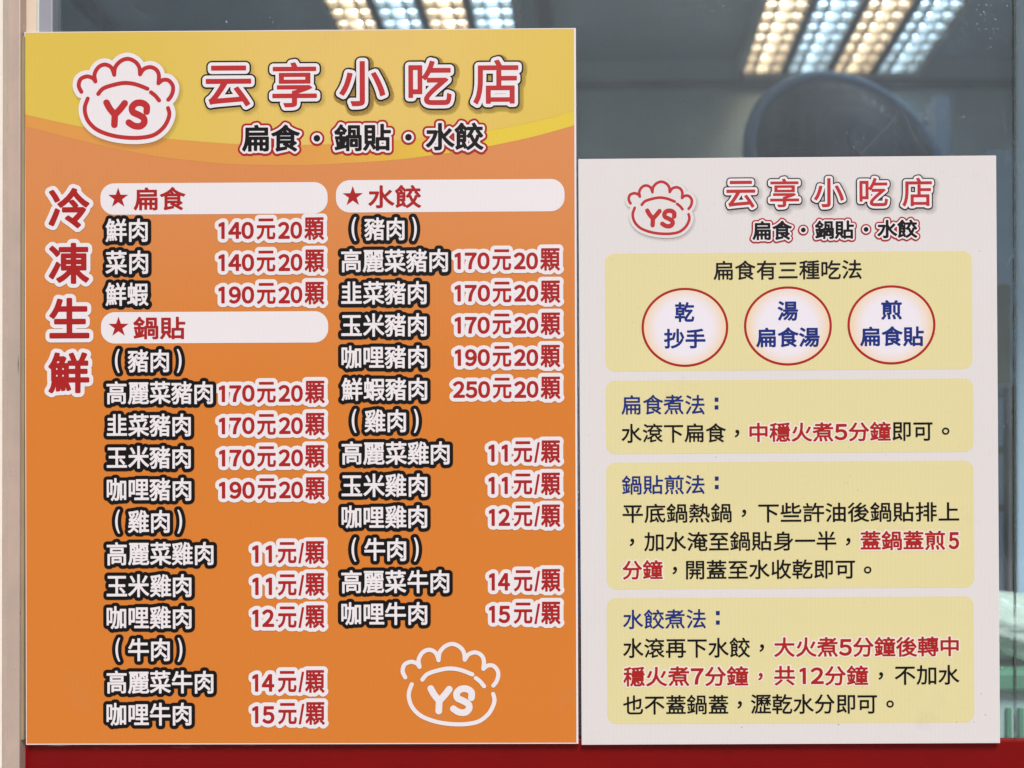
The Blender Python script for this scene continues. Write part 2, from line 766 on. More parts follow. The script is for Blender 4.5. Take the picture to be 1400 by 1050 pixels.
# emblem: strokes measured on the first badge, in photo pixels (zoomed by 3.333)
Z = 3.3333
ARCS = [
    [(370, 415), (358, 388), (366, 358), (395, 345), (422, 353), (434, 368)],
    [(434, 368), (430, 335), (448, 303), (478, 291), (507, 305), (520, 338)],
    [(520, 338), (525, 303), (550, 275), (583, 265), (615, 278), (634, 303), (638, 336)],
    [(638, 336), (655, 312), (685, 303), (712, 315), (724, 340), (722, 377)],
    [(722, 377), (742, 362), (768, 364), (787, 387), (788, 412), (780, 435), (767, 452)],
    [(447, 425), (470, 400), (520, 383), (570, 375), (620, 382), (672, 402)],
    [(688, 418), (708, 434), (725, 455)],
    [(399, 446), (386, 485), (390, 523), (408, 558), (445, 590), (505, 613), (570, 624), (640, 625), (700, 613), (742, 582), (765, 545), (772, 515), (766, 490)],
]
YS = [[(485, 465), (500, 492), (523, 520)], [(568, 468), (546, 496), (523, 520)], [(523, 520), (521, 566)],
      [(668, 506), (668, 482), (648, 467), (620, 468), (602, 486), (606, 508), (630, 520), (654, 535), (657, 556), (640, 572), (612, 571), (587, 556)]]
HULL = [(370, 415), (358, 388), (366, 358), (395, 345), (434, 360), (430, 335), (448, 303), (478, 291), (520, 320), (525, 303), (550, 275), (583, 265),
        (615, 278), (638, 318), (655, 312), (685, 303), (712, 315), (722, 370), (742, 362), (768, 364), (787, 387), (788, 412), (767, 452), (772, 515), (765, 545),
        (742, 582), (700, 613), (640, 625), (570, 624), (505, 613), (445, 590), (408, 558), (390, 523), (386, 485), (399, 446)]


def emblem(board, parent, name, bx, by, k, sy, ink, badge=None, soft=None):
    """bx, by: photo position of emblem point (350/3.333, 262/3.333); k: scale"""
    def tr(p):
        return board.loc(bx + (p[0] - 350) / Z * k, by + (p[1] - 258) / Z * k * sy)
    root = None
    if badge:
        hull = [tr(p) for p in HULL]
        fl = stroke_field([([tr(p) for p in smooth(a, 6)], 2.4 * k) for a in ARCS], 18 * k + 4, [hull])
        f = Flat(board)
        if soft:
            for q in range(7):
                f.field(fl, (4.6 + 5.4 - q * 1.2) * k, soft, 4 + q * .15, .1, 2.2 * k, 3.4 * k)
        f.field(fl, 6.2 * k, badge, 5)
        root = f.build(name, parent)
    f = Flat(board)
    fl = stroke_field([([tr(p) for p in smooth(a, 8)], 2.8 * k) for a in ARCS], 4)
    f.field(fl, 0, ink, 6)
    o = f.build('dumpling_outline' if root else name, root or parent)
    f = Flat(board)
    fl = stroke_field([([tr(p) for p in (smooth(a, 8) if len(a) > 2 else a)], 4.55 * k) for a in YS], 6)
    f.field(fl, 0, ink, 6.2)
    f.build('initials', root or o)


emblem(MB, menu, 'emblem_badge', 105.5, 78.2, 1.0, 1.0, INK['bright_red'], INK['white'], INK['soft'])
emblem(MB, menu, 'emblem', 549.2, 878.6, 1.008, 1.005, INK['white'])


def lettering(board, parent, name, items, fill, w, edge=None, ew=4.0, edge2=None, ew2=0.0, soft=None, layer=5, dots=(), label=None):
    pad = max(ew + ew2, 1) + w + (9 if soft else 3)
    fld = text_field([board.item(*i, grow=w) for i in items], pad)
    D, ox, oy = fld
    if dots:
        X, Y = np.meshgrid(ox + np.arange(D.shape[1]) * CELL, oy + np.arange(D.shape[0]) * CELL)
        for px, py, r in dots:
            bx, by = board.loc(px, py)
            D = np.minimum(D, np.hypot(X - bx, Y - by) - r + w)
    fld = (D, ox, oy)
    f = Flat(board)
    if soft:
        for q in range(7):
            f.field(fld, w + ew + ew2 + 4.6 - q * 1.1, soft, layer - 2 + q * .12, .1, 2.0, 3.0)
    if edge2:
        f.field(fld, w + ew + ew2, edge2, layer)
    if edge:
        f.field(fld, w + ew, edge, layer + 1)
    f.field(fld, w, fill, layer + 2)
    o = f.build(name, parent)
    if label:
        o['label'] = label
    return o


# shop title
lettering(MB, menu, 'shop_title',
          [('云', 282, 344.4, 90, 146), ('享', 373, 434, 85.5, 147), ('小', 464.5, 527.5, 84, 145.7), ('吃', 559, 618, 83.5, 144.3), ('店', 647.5, 709, 82.5, 143.6)],
          INK['bright_red'], 1.0, INK['white'], 4.6, INK['black'], 2.1, INK['soft'])
lettering(MB, menu, 'dish_subtitle',
          [('扁食', 331.5, 411, 170.5, 207.8), ('鍋貼', 457.6, 535, 170, 207.2), ('水餃', 582.4, 661.6, 168.6, 206.5)],
          INK['black'], 1.12, INK['white'], 2.9, INK['red'], 2.8, dots=[(434, 189.6, 4.6), (559, 188.4, 4.6)])
for ch, x0, x1, y0, y1 in (('冷', 66.7, 123, 256.7, 312), ('凍', 67, 122.7, 332, 388.3), ('生', 68, 123, 407.4, 463), ('鮮', 66.7, 123, 482, 538)):
    lettering(MB, menu, 'frozen_food_character', [(ch, x0, x1, y0, y1)], INK['red'], 1.75, INK['white'], 5.4)


def heading(x0, x1, y0, y1, sx, sy, s, tx0, tx1, ty0, ty1):
    a, b = MB.loc(x0, (y0 + y1) / 2)[0], MB.loc(x1, (y0 + y1) / 2)[0]
    c, d = MB.loc((x0 + x1) / 2, y0)[1], MB.loc((x0 + x1) / 2, y1)[1]
    f = Flat(MB)
    f.poly([rrect(a, b, c, d, 19)], INK['white'], 3)
    st = f.build('heading_strip', menu)
    f = Flat(MB)
    f.poly([star(*MB.loc(sx, sy), 14.6)], INK['red'], 4)
    f.build('star', st)
    lettering(MB, st, 'heading_lettering', [(s, tx0, tx1, ty0, ty1)], INK['red'], .8, layer=3)


heading(137.6, 448.6, 250, 293, 162, 270.8, '扁食', 183.3, 254.3, 255.7, 287.6)
heading(138.5, 449.5, 426.4, 469.3, 162.6, 447.3, '鍋貼', 183, 254, 433, 464)
heading(460, 771.7, 246.2, 290.5, 483, 269.2, '水餃', 504.3, 576.3, 253.7, 285.3)


def dish(s, x0, x1, y0, y1):
    if s.startswith('('):
        core = s[1:-1]
        m_ = (x1 - x0)
        items = [('(', x0, x0 + 6.5, y0 - .5, y1 + .5), (core, x0 + 17.3, x1 - 17, y0, y1), (')', x1 - 6.5, x1, y0 - .5, y1 + .5)]
    else:
        items = [(s, x0, x1, y0, y1)]
    lettering(MB, menu, 'dish_name', items, INK['white'], .62, INK['black'], 4.8)


def price(s, x0, x1, y0, y1):
    """digits are lower than the Chinese characters: digits sit 6 px lower at the top and 2 px higher at the foot"""
    if '/' in s:
        n = s.index('元')
        w = 98.3
        L = x1 - w
        items = [(s[:n], x0, L + w * (.265 if s[1] == '1' else .295), y0 + 6, y1 - 1.8), ('元', L + w * .35, L + w * .61, y0 + 1.5, y1 - .5),
                 ('/', L + w * .635, L + w * .715, y0 + 2.5, y1 - .5), ('顆', L + w * .729, x1, y0, y1)]
    else:
        w = 143.9
        L = x1 - w
        a = s.index('元')
        items = [(s[:a], x0, L + w * .331, y0 + 6, y1 - 2), ('元', L + w * .357, L + w * .536, y0 + 1.5, y1 - .6),
                 (s[a + 1:a + 3], L + w * .564, L + w * .789, y0 + 6, y1 - 2), ('顆', L + w * .811, x1, y0, y1)]
    lettering(MB, menu, 'price', items, INK['red'], .8, INK['white'], 5.1)


for s, x0, x1, y0, y1 in (('鮮肉', 145, 202.5, 299, 331), ('菜肉', 145, 203, 342.5, 375), ('鮮蝦', 145, 204, 386.5, 418.5), ('(豬肉)', 158, 249, 478, 509.5),
                          ('高麗菜豬肉', 146.5, 292, 521.5, 553), ('韭菜豬肉', 147, 262, 566, 597.3), ('玉米豬肉', 147, 262, 610, 641), ('咖哩豬肉', 147, 262.5, 653.5, 685),
                          ('(雞肉)', 158.5, 250, 697.5, 729), ('高麗菜雞肉', 147, 293, 741, 773), ('玉米雞肉', 147, 263, 785, 816.5), ('咖哩雞肉', 147, 263, 828.5, 860),
                          ('(牛肉)', 159, 250.5, 872.5, 904), ('高麗菜牛肉', 147, 293, 916.8, 948.3), ('咖哩牛肉', 147, 263, 960.7, 992),
                          ('(豬肉)', 481.5, 570.5, 298, 329.5), ('高麗菜豬肉', 467.5, 613, 341, 373), ('韭菜豬肉', 467.5, 584, 385, 417), ('玉米豬肉', 467.7, 584, 429, 461),
                          ('咖哩豬肉', 468, 584.4, 473, 504.5), ('鮮蝦豬肉', 468, 584.6, 516.8, 548.3), ('(雞肉)', 482, 573, 560.3, 591.8), ('高麗菜雞肉', 468.3, 615.4, 604, 636),
                          ('玉米雞肉', 468.3, 585, 648, 680), ('咖哩雞肉', 468.3, 585, 691.6, 723), ('(牛肉)', 481.8, 573.5, 735.8, 767.5), ('高麗菜牛肉', 468, 615, 779.7, 811.5),
                          ('咖哩牛肉', 468, 585, 823.6, 855)):
    dish(s, x0, x1, y0, y1)
for s, x0, x1, y0, y1 in (('140元20顆', 300, 444, 297.8, 329), ('140元20顆', 300, 444.3, 341.8, 373), ('190元20顆', 300, 444.5, 386, 417.2),
                          ('170元20顆', 300.7, 445, 521, 552), ('170元20顆', 300.8, 445.2, 565, 596), ('170元20顆', 301, 445.3, 609, 640), ('190元20顆', 301, 445.5, 652.8, 683.8),
                          ('11元/顆', 346.5, 445, 740, 771.3), ('11元/顆', 346.7, 445, 784, 815.2), ('12元/顆', 346.7, 445.2, 827.6, 859), ('14元/顆', 346.7, 445.3, 916, 947.3), ('15元/顆', 346.7, 445.5, 959.7, 991),
                          ('170元20顆', 622.6, 766, 340.3, 371.3), ('170元20顆', 622.6, 766.2, 384.4, 415.3), ('170元20顆', 622.8, 766.3, 428.2, 459.2), ('190元20顆', 623, 766.4, 472.3, 503.2),
                          ('250元20顆', 620.4, 766.5, 516, 546.8), ('11元/顆', 668.8, 766.5, 602.8, 633.8), ('11元/顆', 668.9, 766.6, 646.8, 677.7), ('12元/顆', 669.5, 766.8, 690.3, 721.2),
                          ('14元/顆', 669.7, 767, 778.5, 809.6), ('15元/顆', 669.7, 767, 823, 854)):
    price(s, x0, x1, y0, y1)

# ------------------------------------------------------------------ the white cooking-instructions board
Wc, Hc = 0.45588127, 0.64086322
CB = Board([(791, 218), (1361, 212), (1368, 1017), (795, 1017)], Wc, Hc)
cook = place_board('instruction_board', -0.00746057, -0.40641251, Wc, Hc, -0.00579473)
tag(cook, 'shorter white board with four cream boxes of cooking instructions, right of the orange price board', 'notice board')
box('panel', -Wc / 2, Wc / 2, 0, .0045, 0, Hc, core_mat, cook)
WB2, HB2 = Wc / S, Hc / S
f = Flat(CB)
f.poly([[(.6, .6), (WB2 - .8, .6), (WB2 - .8, HB2 - 1.2), (.6, HB2 - 1.2)]], INK['board_white'], 1)
f.build('white_print', cook)
emblem(CB, cook, 'emblem_badge', 858.3, 247.6, .668, .985, INK['bright_red'], INK['board_white'], INK['soft'])
lettering(CB, cook, 'shop_title',
          [('云', 993.5, 1033, 247.5, 284.6), ('享', 1053, 1092.5, 244.6, 283.8), ('小', 1112.8, 1154, 243.8, 283.5), ('吃', 1174.8, 1213.6, 243.6, 282.3), ('店', 1233.5, 1273.8, 243, 282.4)],
          INK['bright_red'], .6, INK['white'], 3.2, INK['black'], 1.5, INK['soft'])
lettering(CB, cook, 'dish_subtitle',
          [('扁食', 1029, 1083, 302.2, 328.8), ('鍋貼', 1114.2, 1167.5, 301.7, 327.2), ('水餃', 1199, 1254, 300.6, 326)],
          INK['black'], .78, INK['white'], 2.2, INK['red'], 1.9, dots=[(1098.4, 314.7, 3.3), (1184, 313.8, 3.3)])


def cream_box(x0, x1, y0, y1):
    a, b = CB.loc(x0, (y0 + y1) / 2)[0], CB.loc(x1, (y0 + y1) / 2)[0]
    c, d = CB.loc((x0 + x1) / 2, y0)[1], CB.loc((x0 + x1) / 2, y1)[1]
    f = Flat(CB)
    f.poly([rrect(a, b, c, d, 13)], INK['cream'], 2)
    return f.build('instruction_box', cook)


def wr(parent, name, items, ink, w, halo=None, hw=2.0):
    lettering(CB, parent, name, items, ink, w, halo, hw, layer=3)


b1 = cream_box(827.6, 1329, 345.3, 506.5)
wr(b1, 'box_heading', [('扁食有三種吃法', 976, 1178.3, 356, 382.6)], INK['black'], .36)
circ_mat = {}
for cx, cy, rx, items in ((936.7, 447.9, 59.3, [('乾', 922.8, 949.3, 413.4, 440.6), ('抄手', 908.2, 964.8, 449.8, 476.8)]),
                          (1077.5, 446, 60, [('湯', 1063.5, 1091.5, 412, 439), ('扁食湯', 1034.3, 1120.8, 447.8, 475.2)]),
                          (1218.8, 444.5, 60, [('煎', 1204.8, 1233, 410.4, 437.2), ('扁食貼', 1176.2, 1263, 446.4, 473.8)])):
    bx, by = CB.loc(cx, cy)
    x, z = CB.xz(bx, by)
    cm = print_mat('circle_print', rgb(226, 222, 230), grain=.03, second=(rgb(228, 200, 150), fac_r(x, z, .026, .052)))
    f = Flat(CB)
    f.poly([ellipse(bx, by, rx, 54.2)], INK['red'], 2.6)
    f.poly([ellipse(bx, by, rx - 3.3, 50.9)], cm, 3.2)
    c_ = f.build('cooking_style_circle', cook)
    wr(c_, 'circle_lettering', items, INK['blue'], .72)


def colon(px, y0, y1, ink, fl):
    for y in (y0, y1):
        bx, by = CB.loc(px, y)
        fl.poly([[(bx - 2.6, by - 2.8), (bx + 2.6, by - 2.8), (bx + 2.6, by + 2.8), (bx - 2.6, by + 2.8)]], ink, 5)


def box_heading(parent, s, x0, x1, y0, y1, cpx, c0, c1):
    wr(parent, 'box_heading', [(s, x0, x1, y0, y1)], INK['blue'], .34)
    f = Flat(CB)
    colon(cpx, c0, c1, INK['blue'], f)
    f.build('colon', parent)


def comma(px, py):
    return ('，', px - 3.2, px + 3.2, py - 5.2, py + 5.2)


def stop(px, py):
    return ('。', px - 5.2, px + 5.2, py - 5.0, py + 5.0)


b2 = cream_box(828.3, 1331, 519.3, 619.7)
box_heading(b2, '扁食煮法', 850, 963.8, 540, 567, 980, 546.6, 557.2)
wr(b2, 'instruction_line', [('水滾下扁食', 850, 993, 579, 605.3), comma(1008, 593)], INK['black'], .36)
wr(b2, 'instruction_line', [('即可', 1220.5, 1275, 577.6, 603.3), stop(1293, 590)], INK['black'], .36)
wr(b2, 'stressed_words', [('中穩火煮5分鐘', 1025, 1218.2, 577.4, 604.2)], INK['red'], .62, INK['halo'])
b3 = cream_box(829, 1331.8, 631.5, 804.8)
box_heading(b3, '鍋貼煎法', 850.5, 963.8, 649.7, 676, 980.3, 654.4, 666)
wr(b3, 'instruction_line', [('平底鍋熱鍋', 851.4, 1000.8, 688.3, 714.6), comma(1017.7, 702), ('下些許油後鍋貼排上', 1037, 1311.5, 687.2, 714.2)], INK['black'], .36)
wr(b3, 'instruction_line', [comma(864.3, 741.3), ('加水淹至鍋貼身一半', 880.6, 1144, 726.7, 753.4), comma(1160, 741)], INK['black'], .36)
wr(b3, 'stressed_words', [('蓋鍋蓋煎', 1177, 1292.5, 726, 752.8), ('5', 1297.5, 1311.3, 728.5, 751.5)], INK['red'], .62, INK['halo'])
wr(b3, 'stressed_words', [('分鐘', 851.2, 906.5, 765.5, 792.2)], INK['red'], .62, INK['halo'])
wr(b3, 'instruction_line', [comma(923, 780), ('開蓋至水收乾即可', 938.2, 1169.7, 765.4, 792), stop(1186.8, 779.6)], INK['black'], .36)
b4 = cream_box(829.6, 1332.3, 816.8, 989)
box_heading(b4, '水餃煮法', 852, 965.2, 832.7, 859.3, 981.8, 838, 851)
wr(b4, 'instruction_line', [('水滾再下水餃', 852, 1026, 871.7, 899), comma(1042, 886)], INK['black'], .36)
wr(b4, 'stressed_words', [('大火煮5分鐘後轉中', 1059, 1311.5, 871, 898.5)], INK['red'], .62, INK['halo'])
wr(b4, 'stressed_words', [('穩火煮7分鐘', 852.3, 1023.8, 910.5, 937.8), comma(1040.4, 925), ('共12分鐘', 1059, 1187.6, 910, 937.5)], INK['red'], .62, INK['halo'])
wr(b4, 'instruction_line', [comma(1205, 924.5), ('不加水', 1224, 1312.4, 910, 937)], INK['black'], .36)
wr(b4, 'instruction_line', [('也不蓋鍋蓋', 852, 996, 949.5, 976.3), comma(1011.6, 963.5), ('瀝乾水分即可', 1027, 1200, 948.8, 976), stop(1217.6, 963.2)], INK['black'], .36)

COL.objects.unlink(_fontob)
bpy.data.objects.remove(_fontob)

# ------------------------------------------------------------------ window, ledge, wall
GLASS_Y = .016
LEDGE = at(1385, 1012.5, .0054).z
ZTOP = .80
XR = .78


def X(px, y=0.0):
    return at(px, 525, y).x


win = empty('shop_window', (X(60), .02, LEDGE))
tag(win, 'large fixed shop window behind both boards, dusty glass in a worn aluminium frame', 'window')


def wbox(name, x0, x1, y0, y1, z0, z1, mat, bev=0.0):
    o = box(name, x0, x1, y0, y1, z0, z1, mat, None, bev)
    o.parent = win
    o.matrix_parent_inverse = Matrix.Translation(-win.location)
    return o


alu = NT('worn_aluminium')
co = alu.coords()
n1 = alu.noise(co, 60, 4, .6, (1, 1, .05))
n2 = alu.noise(co, 9, 5, .65)
c = alu.mix(alu.ramp(n2, [(.4, 0), (.65, 1)]), rgb(190, 168, 154), rgb(174, 158, 144))
c = alu.mix(alu.math('MULTIPLY', n1, .35), c, rgb(196, 190, 184))
sc = alu.ramp(alu.noise(co, 300, 3, .6, (1, 1, .25)), [(.70, 0), (.74, 1)])
c = alu.mix(alu.math('MULTIPLY', sc, .6), c, rgb(90, 70, 62))
ax = alu.n('SeparateXYZ', {0: co})
sx_ = alu.math('ABSOLUTE', alu.math('SUBTRACT', ax.outputs[0], at(25, 500, -.004).x))
sz_ = alu.math('ABSOLUTE', alu.math('SUBTRACT', ax.outputs[2], at(25, 498, -.004).z))
gouge = alu.math('LESS_THAN', alu.math('ADD', alu.math('MULTIPLY', sx_, 900), alu.math('MULTIPLY', sz_, 34)), alu.noise(co, 260, 4, .7, (1, 1, .4)))
c = alu.mix(alu.math('MULTIPLY', gouge, .75), c, rgb(70, 56, 46))
alu.set(base_color=c, roughness=.42, metallic=.15)
alu_grey = plain('grey_aluminium', rgb(158, 160, 168), .4, .5, .2, .08, 40, (1, 1, .05))
cream_paint = plain('cream_sealant', rgb(214, 198, 176), .7, .2, 0, .12, 60, (1, 1, .3), .1)
mustard = plain('yellowed_sealant', rgb(150, 138, 108), .7, .2, 0, .25, 60, (1, 1, .3), .2)
bead_mat = plain('pale_rubber_bead', rgb(196, 208, 208), .5, .4, 0, .06, 50)

wbox('jamb', X(5.2, -.004), X(27, -.004), -.004, .022, LEDGE - .1, ZTOP, alu.m, .0012)
wbox('sealant_strip', X(27.3, .0055), X(49.3, .0055), .0055, .022, LEDGE + .0003, ZTOP, cream_paint, .0012)
wbox('glazing_bead', X(49.8, .0062), X(52.8, .0062), .0062, .022, LEDGE + .0003, ZTOP, bead_mat, .0008)
wbox('stile', X(53.2, .0068), X(71, .0068), .0068, .022, LEDGE + .0003, ZTOP, alu_grey, .001)
wbox('joint_sealant', X(27.2, -.001), X(33.2, -.001), -.0015, .0053, at(30, 1012, 0).z, at(30, 50, 0).z, mustard, .0012)
# glass: clear sheet with dust, streaks, scratches and splashes
g = NT('dusty_window_glass')
co = g.coords()
clear = g.n('BsdfTransparent', {0: (.78, .91, .94, 1)})
gl = g.n('BsdfGlossy', {0: (.95, .97, 1, 1), 1: .03})
geo = g.n('NewGeometry')
cosi = g.math('ABSOLUTE', g.n('VectorMath', {0: geo.outputs['Incoming'], 1: geo.outputs['Normal']}, operation='DOT_PRODUCT').outputs['Value'])
fres = g.n('Math', {0: g.math('POWER', g.math('SUBTRACT', 1.0, cosi), 5.0), 1: .92, 2: .06}, operation='MULTIPLY_ADD')
mixg = g.n('MixShader', {0: fres.outputs[0], 1: clear.outputs[0], 2: gl.outputs[0]})
dust = g.n('BsdfDiffuse', {0: (.50, .62, .68, 1)})
d0 = g.ramp(g.noise(co, 7, 6, .65, (1, 1, 1.6)), [(.35, 0), (.8, 1)])
d1 = g.ramp(g.noise(co, 170, 5, .75, (1, 1, .06)), [(.45, 0), (.8, 1)])
d1b = g.ramp(g.noise(co, 150, 5, .75, (.05, 1, 1)), [(.45, 0), (.8, 1)])
gx = g.n('SeparateXYZ', {0: co})
co2 = g.n('CombineXYZ', {0: gx.outputs[0], 1: gx.outputs[2]}).outputs[0]
cod = g.n('VectorMath', {0: co2, 1: g.n('VectorMath', {0: g.n('TexNoise', {'Vector': co, 'Scale': 500.0}).outputs[1], 3: .0022}, operation='SCALE').outputs[0]}, operation='ADD').outputs[0]
vo = g.n('TexVoronoi', {'Vector': cod, 'Scale': 45.0}, voronoi_dimensions='2D')
rn = g.n('SeparateColor', {0: vo.outputs['Color']}).outputs[0]
sp = g.math('LESS_THAN', vo.outputs['Distance'], g.math('MULTIPLY', g.math('SUBTRACT', rn, .92), .62))
vo2 = g.n('TexVoronoi', {'Vector': co2, 'Scale': 190.0}, voronoi_dimensions='2D')
rn2 = g.n('SeparateColor', {0: vo2.outputs['Color']}).outputs[1]
patch = g.ramp(g.noise(co, 9, 4), [(.47, 0), (.62, 1)])
sp2 = g.math('MULTIPLY', g.math('LESS_THAN', vo2.outputs['Distance'], g.math('MULTIPLY', g.math('SUBTRACT', rn2, .7), .7)), patch)
vein = g.n('TexVoronoi', {'Vector': g.n('Mapping', {0: co2, 2: (0, 0, .5), 3: (4, .8, 1)}).outputs[0], 'Scale': 9.0}, feature='DISTANCE_TO_EDGE', voronoi_dimensions='2D').outputs[0]
scr = g.math('MULTIPLY', g.math('LESS_THAN', vein, .006), g.ramp(g.noise(co, 12, 2), [(.5, 0), (.62, 1)]))
fac = g.math('MULTIPLY_ADD', d0, .04, .062)
fac = g.math('MULTIPLY_ADD', d1, .025, fac)
fac = g.math('MULTIPLY_ADD', d1b, .02, fac)
fac = g.math('MULTIPLY_ADD', sp, .45, fac)
fac = g.math('MULTIPLY_ADD', sp2, .28, fac)
fac = g.math('MULTIPLY_ADD', scr, .10, fac)
mixd = g.n('MixShader', {0: fac, 1: mixg.outputs[0], 2: dust.outputs[0]})
g.t.links.new(mixd.outputs[0], g.out.inputs[0])
bm = bmesh.new()
q = [bm.verts.new(p) for p in ((X(70, GLASS_Y), GLASS_Y, LEDGE), (XR + .6, GLASS_Y, LEDGE), (XR + .6, GLASS_Y, ZTOP), (X(70, GLASS_Y), GLASS_Y, ZTOP))]
bm.faces.new(q)
o = link('glass_pane', bm_mesh('glass_pane', bm), g.m, None)
o.parent = win
o.matrix_parent_inverse = Matrix.Translation(-win.location)

sj = NT('dirty_silicone')
co = sj.coords()
bl = sj.ramp(sj.noise(co, 55, 4, .7, (1, 1, .5)), [(.38, .12), (.66, .95)])
df = sj.n('BsdfDiffuse', {0: rgb(92, 98, 92)})
tr = sj.n('BsdfTransparent')
mx = sj.n('MixShader', {0: bl, 1: tr.outputs[0], 2: df.outputs[0]})
sj.t.links.new(mx.outputs[0], sj.out.inputs[0])
wbox('glass_joint', X(1385, GLASS_Y), X(1388, GLASS_Y), GLASS_Y - .002, GLASS_Y - .0005, LEDGE + .0003, ZTOP, sj.m)

# red rail under the glass
rd = NT('red_gloss_paint')
co = rd.coords()
nz = rd.noise(co, 9, 6, .6)
c = rd.mix(nz, rgb(128, 12, 13), rgb(108, 6, 9))
hz = rd.n('SeparateXYZ', {0: co}).outputs[2]
near = rd.n('MapRange', {0: hz, 1: LEDGE - .013, 2: LEDGE - .006, 3: 0.0, 4: 1.0}).outputs[0]
leftish = rd.n('MapRange', {0: rd.n('SeparateXYZ', {0: co}).outputs[0], 1: -.15, 2: -.30, 3: 0.0, 4: 1.0}).outputs[0]
chip = rd.ramp(rd.noise(co, 70, 6, .75, (.12, 1, 5)), [(.585, 0), (.62, 1)])
c = rd.mix(rd.math('MULTIPLY', rd.math('MULTIPLY', chip, near), leftish), c, rgb(190, 165, 160))
smu = rd.ramp(rd.noise(co, 22, 5, .65, (.7, 1, 2)), [(.62, 0), (.75, 1)])
c = rd.mix(rd.math('MULTIPLY', smu, .5), c, rgb(70, 14, 14))
rd.set(base_color=c, roughness=rd.math('MULTIPLY_ADD', nz, .25, .22))
rd.b.inputs['Specular IOR Level'].default_value = .14
ledge = box('window_rail', X(27.2, .0054), XR + .6, .0054, GLASS_Y + .003, LEDGE - .14, LEDGE, rd.m, None, .0015)
tag(ledge, 'dark red painted bottom rail of the window below both boards', 'rail')

plaster = plain('cream_plaster', rgb(230, 224, 212), .85, .2, 0, .1, 30, None, .3)
bm = bmesh.new()
add_box(bm, -2.4, X(5, -.01), -.012, .031, -1.3, 1.78)
add_box(bm, X(5, -.01), XR + .6, .0, .031, ZTOP, 1.78)
add_box(bm, X(5, -.01), XR + .6, .012, .031, -1.3, LEDGE - .142)
add_box(bm, XR + .6, 3.0, .0, .031, -1.3, 1.78)
w = link('shopfront_wall', bm_mesh('shopfront_wall', bm), plaster)
tag(w, 'cream plastered shopfront wall around the window, seen as a thin strip at the left edge', 'wall')

# ------------------------------------------------------------------ the dim shop inside
BACK = 1.97
CEIL = 1.67
FLOOR = -1.3
wall_grey = plain('interior_wall_paint', rgb(214, 226, 224), .8, .2, 0, .06, 4)
ceil_mat = plain('ceiling_boards', rgb(196, 216, 226), .7, .2, 0, .08, 5)
floor_mat = plain('shop_floor_tiles', rgb(120, 116, 110), .5, .3, 0, .1, 6)
pave_mat = plain('pavement_concrete', rgb(165, 160, 152), .85, .2, 0, .12, 5)


def quad(name, pts, mat):
    bm = bmesh.new()
    bm.faces.new([bm.verts.new(p) for p in pts])
    o = link(name, bm_mesh(name, bm), mat)
    tag(o, kind='structure')
    return o


RX0, RX1 = -2.2, 2.6
bm = bmesh.new()
add_box(bm, RX0, RX1, BACK, BACK + .1, FLOOR, CEIL + .1)
tag(link('back_wall', bm_mesh('back_wall', bm), wall_grey), 'grey back wall of the shop behind the wall fan', 'wall')
bm = bmesh.new()
add_box(bm, RX0 - .1, RX0, .032, BACK + .1, FLOOR, CEIL + .1)
add_box(bm, RX1, RX1 + .1, .032, BACK + .1, FLOOR, CEIL + .1)
tag(link('side_wall', bm_mesh('side_wall', bm), wall_grey), 'side walls of the dim shop interior beyond the glass', 'wall')
bm = bmesh.new()
add_box(bm, RX0, RX1, .032, BACK, CEIL, CEIL + .1)
tag(link('ceiling', bm_mesh('ceiling', bm), ceil_mat), kind='structure')
bm = bmesh.new()
add_box(bm, RX0, RX1, .032, BACK, FLOOR - .1, FLOOR)
tag(link('shop_floor', bm_mesh('shop_floor', bm), floor_mat), kind='structure')
bm = bmesh.new()
add_box(bm, -30, 30, -40, .0, FLOOR - .1, FLOOR)
tag(link('pavement', bm_mesh('pavement', bm), pave_mat), kind='structure')

dark_metal = plain('dark_metal', rgb(70, 74, 80), .45, .4, .3, .1, 20)
moulding_mat = plain('wall_moulding', rgb(96, 104, 108), .6, .3, 0, .05, 10)
bm = bmesh.new()
add_box(bm, RX0, RX1, BACK - .03, BACK - .001, CEIL - .105, CEIL - .088)
tag(link('wall_moulding', bm_mesh('wall_moulding', bm), moulding_mat), 'dark thin moulding along the top of the back wall', 'moulding')
for xx, lab in ((-1.566, 'dark ceiling conduit above the left end of the orange board'), (-.14, 'dark ceiling conduit right of the left light')):
    bm = bmesh.new()
    add_tube(bm, [(xx, .2, CEIL - .03), (xx, BACK - .04, CEIL - .03)], .026, 10)
    tag(link('ceiling_conduit', bm_mesh('ceiling_conduit', bm, True), dark_metal), lab, 'conduit')

# ceiling lights: four-tube louvred troffers
white_enamel = plain('white_enamel', rgb(215, 215, 210), .35, .5, 0, .04, 10)
refl = NT('aluminium_reflector')
refl.set(base_color=(.66, .62, .58, 1), roughness=.38, metallic=1.0)


louver_mat = plain('matt_louver_metal', rgb(150, 138, 124), .5, .4, .3, .04, 10)


def glow(name, col, s):
    k = NT(name)
    k.b.inputs['Base Color'].default_value = (.9, .9, .9, 1)
    k.b.inputs['Emission Color'].default_value = col
    k.b.inputs['Emission Strength'].default_value = s
    return k.m


warm = glow('warm_tube_glow', (1.0, .82, .62, 1), 17)
cool = glow('cool_tube_glow', (.46, .69, 1.0, 1), 19)


